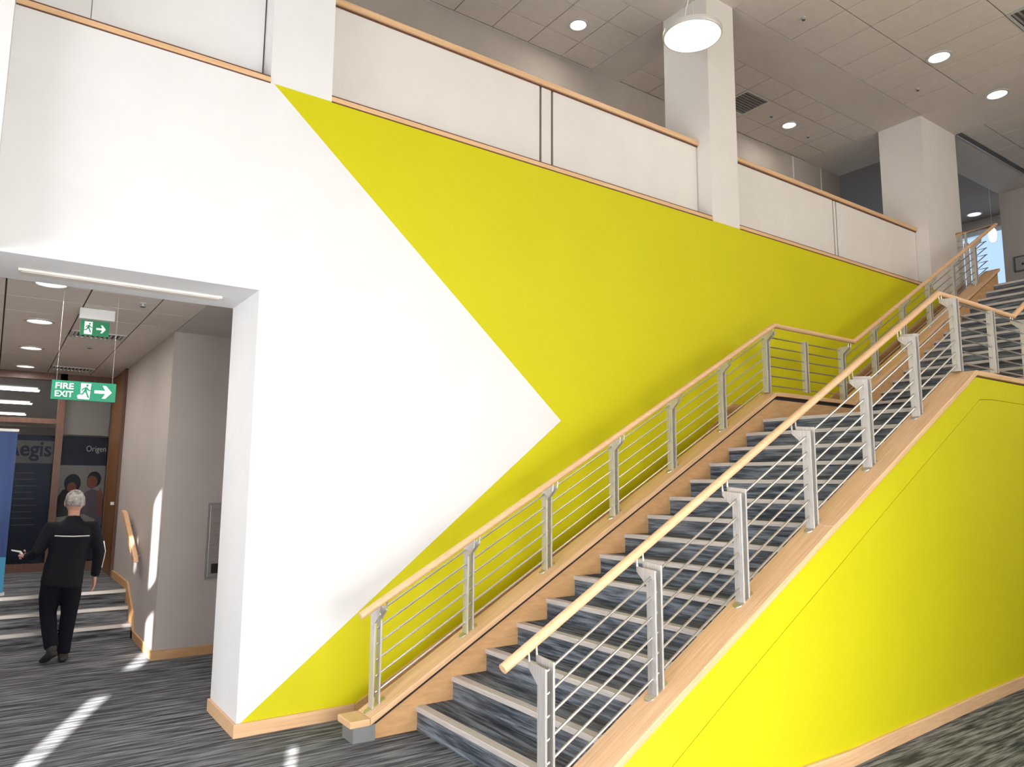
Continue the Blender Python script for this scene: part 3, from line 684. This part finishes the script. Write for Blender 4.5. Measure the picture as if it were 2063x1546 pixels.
t = thing('fire_exit_sign', 'green hanging fire exit sign with words, running figure and arrow', 'sign', (-.93, y, 2.44))
X0, X9, Z0, Z9 = -1.163, -.712, 2.350, 2.502
bx('sign_board', M['green'], (X0, X9, y, y+.006, Z0, Z9), t)
put_text('FIRE', .066, X0+.022, y-.002, 2.437, t, M['signwhite'], .125, .0015); put_text('EXIT', .066, X0+.022, y-.002, 2.373, t, M['signwhite'], .125, .0015)
poly([(X0+.185, Z0+.012), (X0+.265, Z0+.012), (X0+.272, Z9-.012), (X0+.20, Z9-.012), (X0+.20, Z0+.06), (X0+.178, Z0+.035)], y-.0015, M['signwhite'], t, 'doorway')
runner(X0+.232, 2.427, .13, y-.0035, M['green'], t); arrow(X0+.36, 2.427, .125, .125, y-.0015, M['signwhite'], t)
for x in (X0+.03, X9-.03):
    bm = NB(); tube(bm, [(x, y+.003, Z9), (x, y+.003, ZK)], .0012, 5); wpart('wire', bm, M['metal_rim'], t)
y = 2.0
t = thing('exit_light_box', 'small green exit sign blade under a white ceiling light box', 'sign', (-.85, y, 3.1))
bx('light_box', M['white'], (-.975, -.70, y-.02, y+.06, 3.125, ZK+.0), t, bevel=.004)
bx('sign_board', M['green2'], (-.962, -.735, y+.012, y+.02, 2.982, 3.115), t)
poly([(-.93, 2.992), (-.868, 2.992), (-.868, 3.105), (-.93, 3.105)], y+.010, M['signwhite'], t, 'doorway')
runner(-.90, 3.05, .10, y+.008, M['green2'], t); arrow(-.80, 3.047, .075, .085, y+.010, M['signwhite'], t)

# ================================================================== PERSON
pr = thing('person', 'grey-haired person in black walking away towards the corridor steps', 'person', (-.855, 3.07, 0))
def limb(bm, pts, rad, seg=14, sy=1.0):
    """tapered limb: one ring per joint, ring i of radius rad[i]; sy flattens front to back"""
    pts = [Vector(p) for p in pts]; n = len(pts); rings = []
    for i, p in enumerate(pts):
        d = ((pts[min(i+1, n-1)]-pts[max(i-1, 0)])).normalized()
        ref = Vector((0, 1, 0)) if abs(d.y) < .8 else Vector((0, 0, 1))
        u = d.cross(ref).normalized(); w = d.cross(u).normalized()
        rx, ry = rad[i] if isinstance(rad[i], tuple) else (rad[i], rad[i]*sy)
        rings.append([bm.verts.new(p+u*rx*math.cos(2*math.pi*k/seg)+w*ry*math.sin(2*math.pi*k/seg)) for k in range(seg)])
    for q, r in zip(rings, rings[1:]):
        for k in range(seg): bm.faces.new((q[k], q[(k+1) % seg], r[(k+1) % seg], r[k]))
    bm.faces.new(rings[0][::-1]); bm.faces.new(rings[-1])
def ball(bm, c, r):
    bmesh.ops.create_uvsphere(bm, u_segments=16, v_segments=12, radius=1, matrix=Matrix.Translation(c) @ Matrix.Diagonal((*r, 1)))
def fused(name, bm, m, voxel=.012, smooth=3):
    """merge the overlapping limbs into one continuous skin"""
    bmesh.ops.recalc_face_normals(bm, faces=bm.faces)
    me = bpy.data.meshes.new(name); bm.to_mesh(me); bm.free(); o = bpy.data.objects.new(name, me); COL.objects.link(o)
    r = o.modifiers.new('r', 'REMESH'); r.mode = 'VOXEL'; r.voxel_size = voxel; r.use_smooth_shade = True
    k = o.modifiers.new('s', 'SMOOTH'); k.iterations = smooth; k.factor = .5
    bpy.context.view_layer.update()
    n = bpy.data.meshes.new_from_object(o.evaluated_get(bpy.context.evaluated_depsgraph_get())); bpy.data.objects.remove(o)
    n.materials.clear(); n.materials.append(m); n.name = name
    q = bpy.data.objects.new(name, n); COL.objects.link(q); q.parent = pr; return q
RA = [(.225, 0, 1.262), (.262, -.012, 1.15), (.292, -.025, 1.03), (.290, .02, .90), (.284, .055, .79)]
LA = [(-.125, 0, 1.262), (-.172, -.025, 1.15), (-.222, -.055, 1.045), (-.255, .03, 1.00), (-.287, .13, .985)]
RL = [(.075, 0, .76), (.088, .025, .60), (.085, .04, .44), (.068, .015, .26), (.055, .0, .09)]
LL = [(-.075, 0, .76), (-.090, .025, .60), (-.088, .035, .45), (-.068, -.05, .29), (-.045, -.13, .16)]
bm = NB()
limb(bm, [(0, 0, .72), (.01, 0, .82), (.025, 0, .95), (.04, 0, 1.10), (.05, 0, 1.22), (.05, 0, 1.285), (.052, .0, 1.33)], [(.125, .09), (.15, .10), (.135, .09), (.15, .10), (.155, .10), (.12, .075), (.05, .05)], 20)
limb(bm, [(.052, .0, 1.28), (.053, .005, 1.36), (.055, .02, 1.44)], [.055, .050, .052])
ball(bm, (.055, .028, 1.500), (.076, .092, .105)); ball(bm, (.055, .055, 1.445), (.052, .062, .050))
ball(bm, (.055, .122, 1.485), (.011, .016, .022))
for sx in (-1, 1): ball(bm, (.055+sx*.079, .030, 1.490), (.012, .022, .034))
limb(bm, RA, [.050, .042, .036, .030, .024]); limb(bm, LA, [.050, .042, .036, .030, .024])
limb(bm, RL, [.08, .068, .05, .045, .034]); limb(bm, LL, [.08, .068, .05, .045, .034])
def hand(w, d, side, curl, thumb):
    w = Vector(w); d = Vector(d).normalized(); s_ = Vector(side).normalized(); c = Vector(curl).normalized()
    limb(bm, [w-d*.03, w, w+d*.035, w+d*.075], [(.020, .022), (.024, .018), (.034, .015), (.036, .013)] if abs(s_.y) < .5 else [(.022, .020), (.018, .024), (.015, .034), (.013, .036)], 12)
    for off, L in ((-.029, .058), (-.010, .068), (.010, .064), (.028, .050)):
        p = w+s_*off+d*.070
        limb(bm, [p, p+d*L*.45+c*.004, p+d*L*.8+c*.014, p+d*L*.98+c*.030], [.0095, .009, .0082, .0070], 8)
    p = w+s_*thumb*.024+d*.012
    limb(bm, [p, p+s_*thumb*.022+d*.022+c*.006, p+s_*thumb*.026+d*.050+c*.016], [.0125, .011, .0085], 8)
hand((.283, .060, .765), (.0, .08, -1), (0, 1, .08), (-1, 0, 0), 1)
hand((-.302, .165, .985), (-.5, .85, .05), (0, 0, 1), (1, .3, 0), 1)
fused('body', bm, M['skin'], .0055, 2)
bm = NB()
for sx in (-1, 1): ball(bm, (.055+sx*.03, .108, 1.510), (.011, .008, .008))
obj('eyes', bm, M['rubber'], pr, smooth=True)
bm = NB(); ball(bm, (.055, .112, 1.442), (.024, .008, .006)); obj('mouth', bm, M['printskin'], pr, smooth=True)
# short grey hair over the back and top of the head, tousled
bm = NB(); bmesh.ops.create_uvsphere(bm, u_segments=40, v_segments=28, radius=1)
for v in list(bm.verts):
    if v.co.y > .42 and v.co.z < .42: bm.verts.remove(v)
    elif v.co.z < -.62: bm.verts.remove(v)
for v in bm.verts:
    j = 1+.05*math.sin(v.co.x*19+v.co.z*11)*math.cos(v.co.y*15+v.co.z*13)+random.uniform(-.028, .028)
    v.co = Vector((v.co.x*.085*j+.055, v.co.y*.101*j+.022, v.co.z*.105*j+1.515))
o = obj('hair', bm, M['hair'], pr, smooth=True); s_ = o.modifiers.new('solid', 'SOLIDIFY'); s_.thickness = .014; s_.offset = -1
# jacket: torso and both sleeves in one
bm = NB()
limb(bm, [(-.005, 0, .70), (.0, 0, .74), (.01, 0, .86), (.03, -.003, 1.00), (.045, -.006, 1.12), (.05, -.006, 1.21), (.05, -.002, 1.27), (.052, .0, 1.315), (.053, .0, 1.352), (.053, .002, 1.368)],
     [(.165, .125), (.178, .130), (.170, .124), (.166, .120), (.178, .124), (.186, .120), (.165, .102), (.095, .075), (.062, .060), (.058, .058)], 28)
limb(bm, [(.14, 0, 1.255)]+RA[:5]+[(.283, .058, .775)], [.055, .070, .062, .055, .048, .042, .041]); limb(bm, [(-.04, 0, 1.255)]+LA[:5]+[(-.292, .148, .985)], [.055, .070, .062, .055, .048, .040, .039])
fused('jacket', bm, M['black'], .011, 5)
bm = NB()
limb(bm, [(-.0, 0, .86), (.0, 0, .76), (.0, 0, .70)], [(.150, .108), (.158, .112), (.12, .09)], 20)
limb(bm, RL[:4]+[(.056, .0, .075)], [.098, .088, .072, .066, .062]); limb(bm, LL[:4]+[(-.046, -.125, .155)], [.098, .088, .072, .066, .060])
fused('trousers', bm, M['black2'], .011, 4)
for ank, heel, toe in (((.056, .0, .08), (.055, -.045, .034), (.078, .175, .030)), ((-.046, -.128, .155), (-.032, -.200, .120), (-.098, -.015, .030))):
    H, T = Vector(heel), Vector(toe); bm = NB()
    limb(bm, [H-(T-H)*.12, H, H.lerp(T, .35)+Vector((0, 0, .012)), H.lerp(T, .7), T, T+(T-H)*.10], [(.022, .02), (.040, .034), (.040, .040), (.048, .032), (.042, .026), (.018, .014)])
    limb(bm, [Vector(ank)+Vector((0, 0, .04)), ank, H.lerp(T, .22)], [.044, .046, .040])
    fused('shoe', bm, M['rubber'], .009, 3)
# reflective tape on the back, pale stripe on the sleeve
def strip(pts, w, name):
    bm = NB(); tube(bm, pts, w, 6); return obj(name, bm, M['reflect'], pr)
strip([(-.10, -.128, 1.19), (-.04, -.142, 1.185), (.05, -.148, 1.18), (.14, -.138, 1.18), (.19, -.118, 1.18)], .0055, 'back_tape')
strip([(.325, -.045, 1.12), (.345, -.055, 1.02), (.338, -.02, .93), (.33, .0, .86)], .0045, 'sleeve_stripe')
t = thing('paper_slip', 'thin pale slip of paper held in the left hand of the walking person', 'paper', (-1.19, 3.28, 1.0))
bm = NB(); prism(bm, [(-.09, .05), (-.01, .035), (.03, -.02), (.045, -.045), (.03, -.05), (.015, -.025), (-.02, .02), (-.085, .038)], -.004, .004); obj('slip', bm, M['paper'], t)
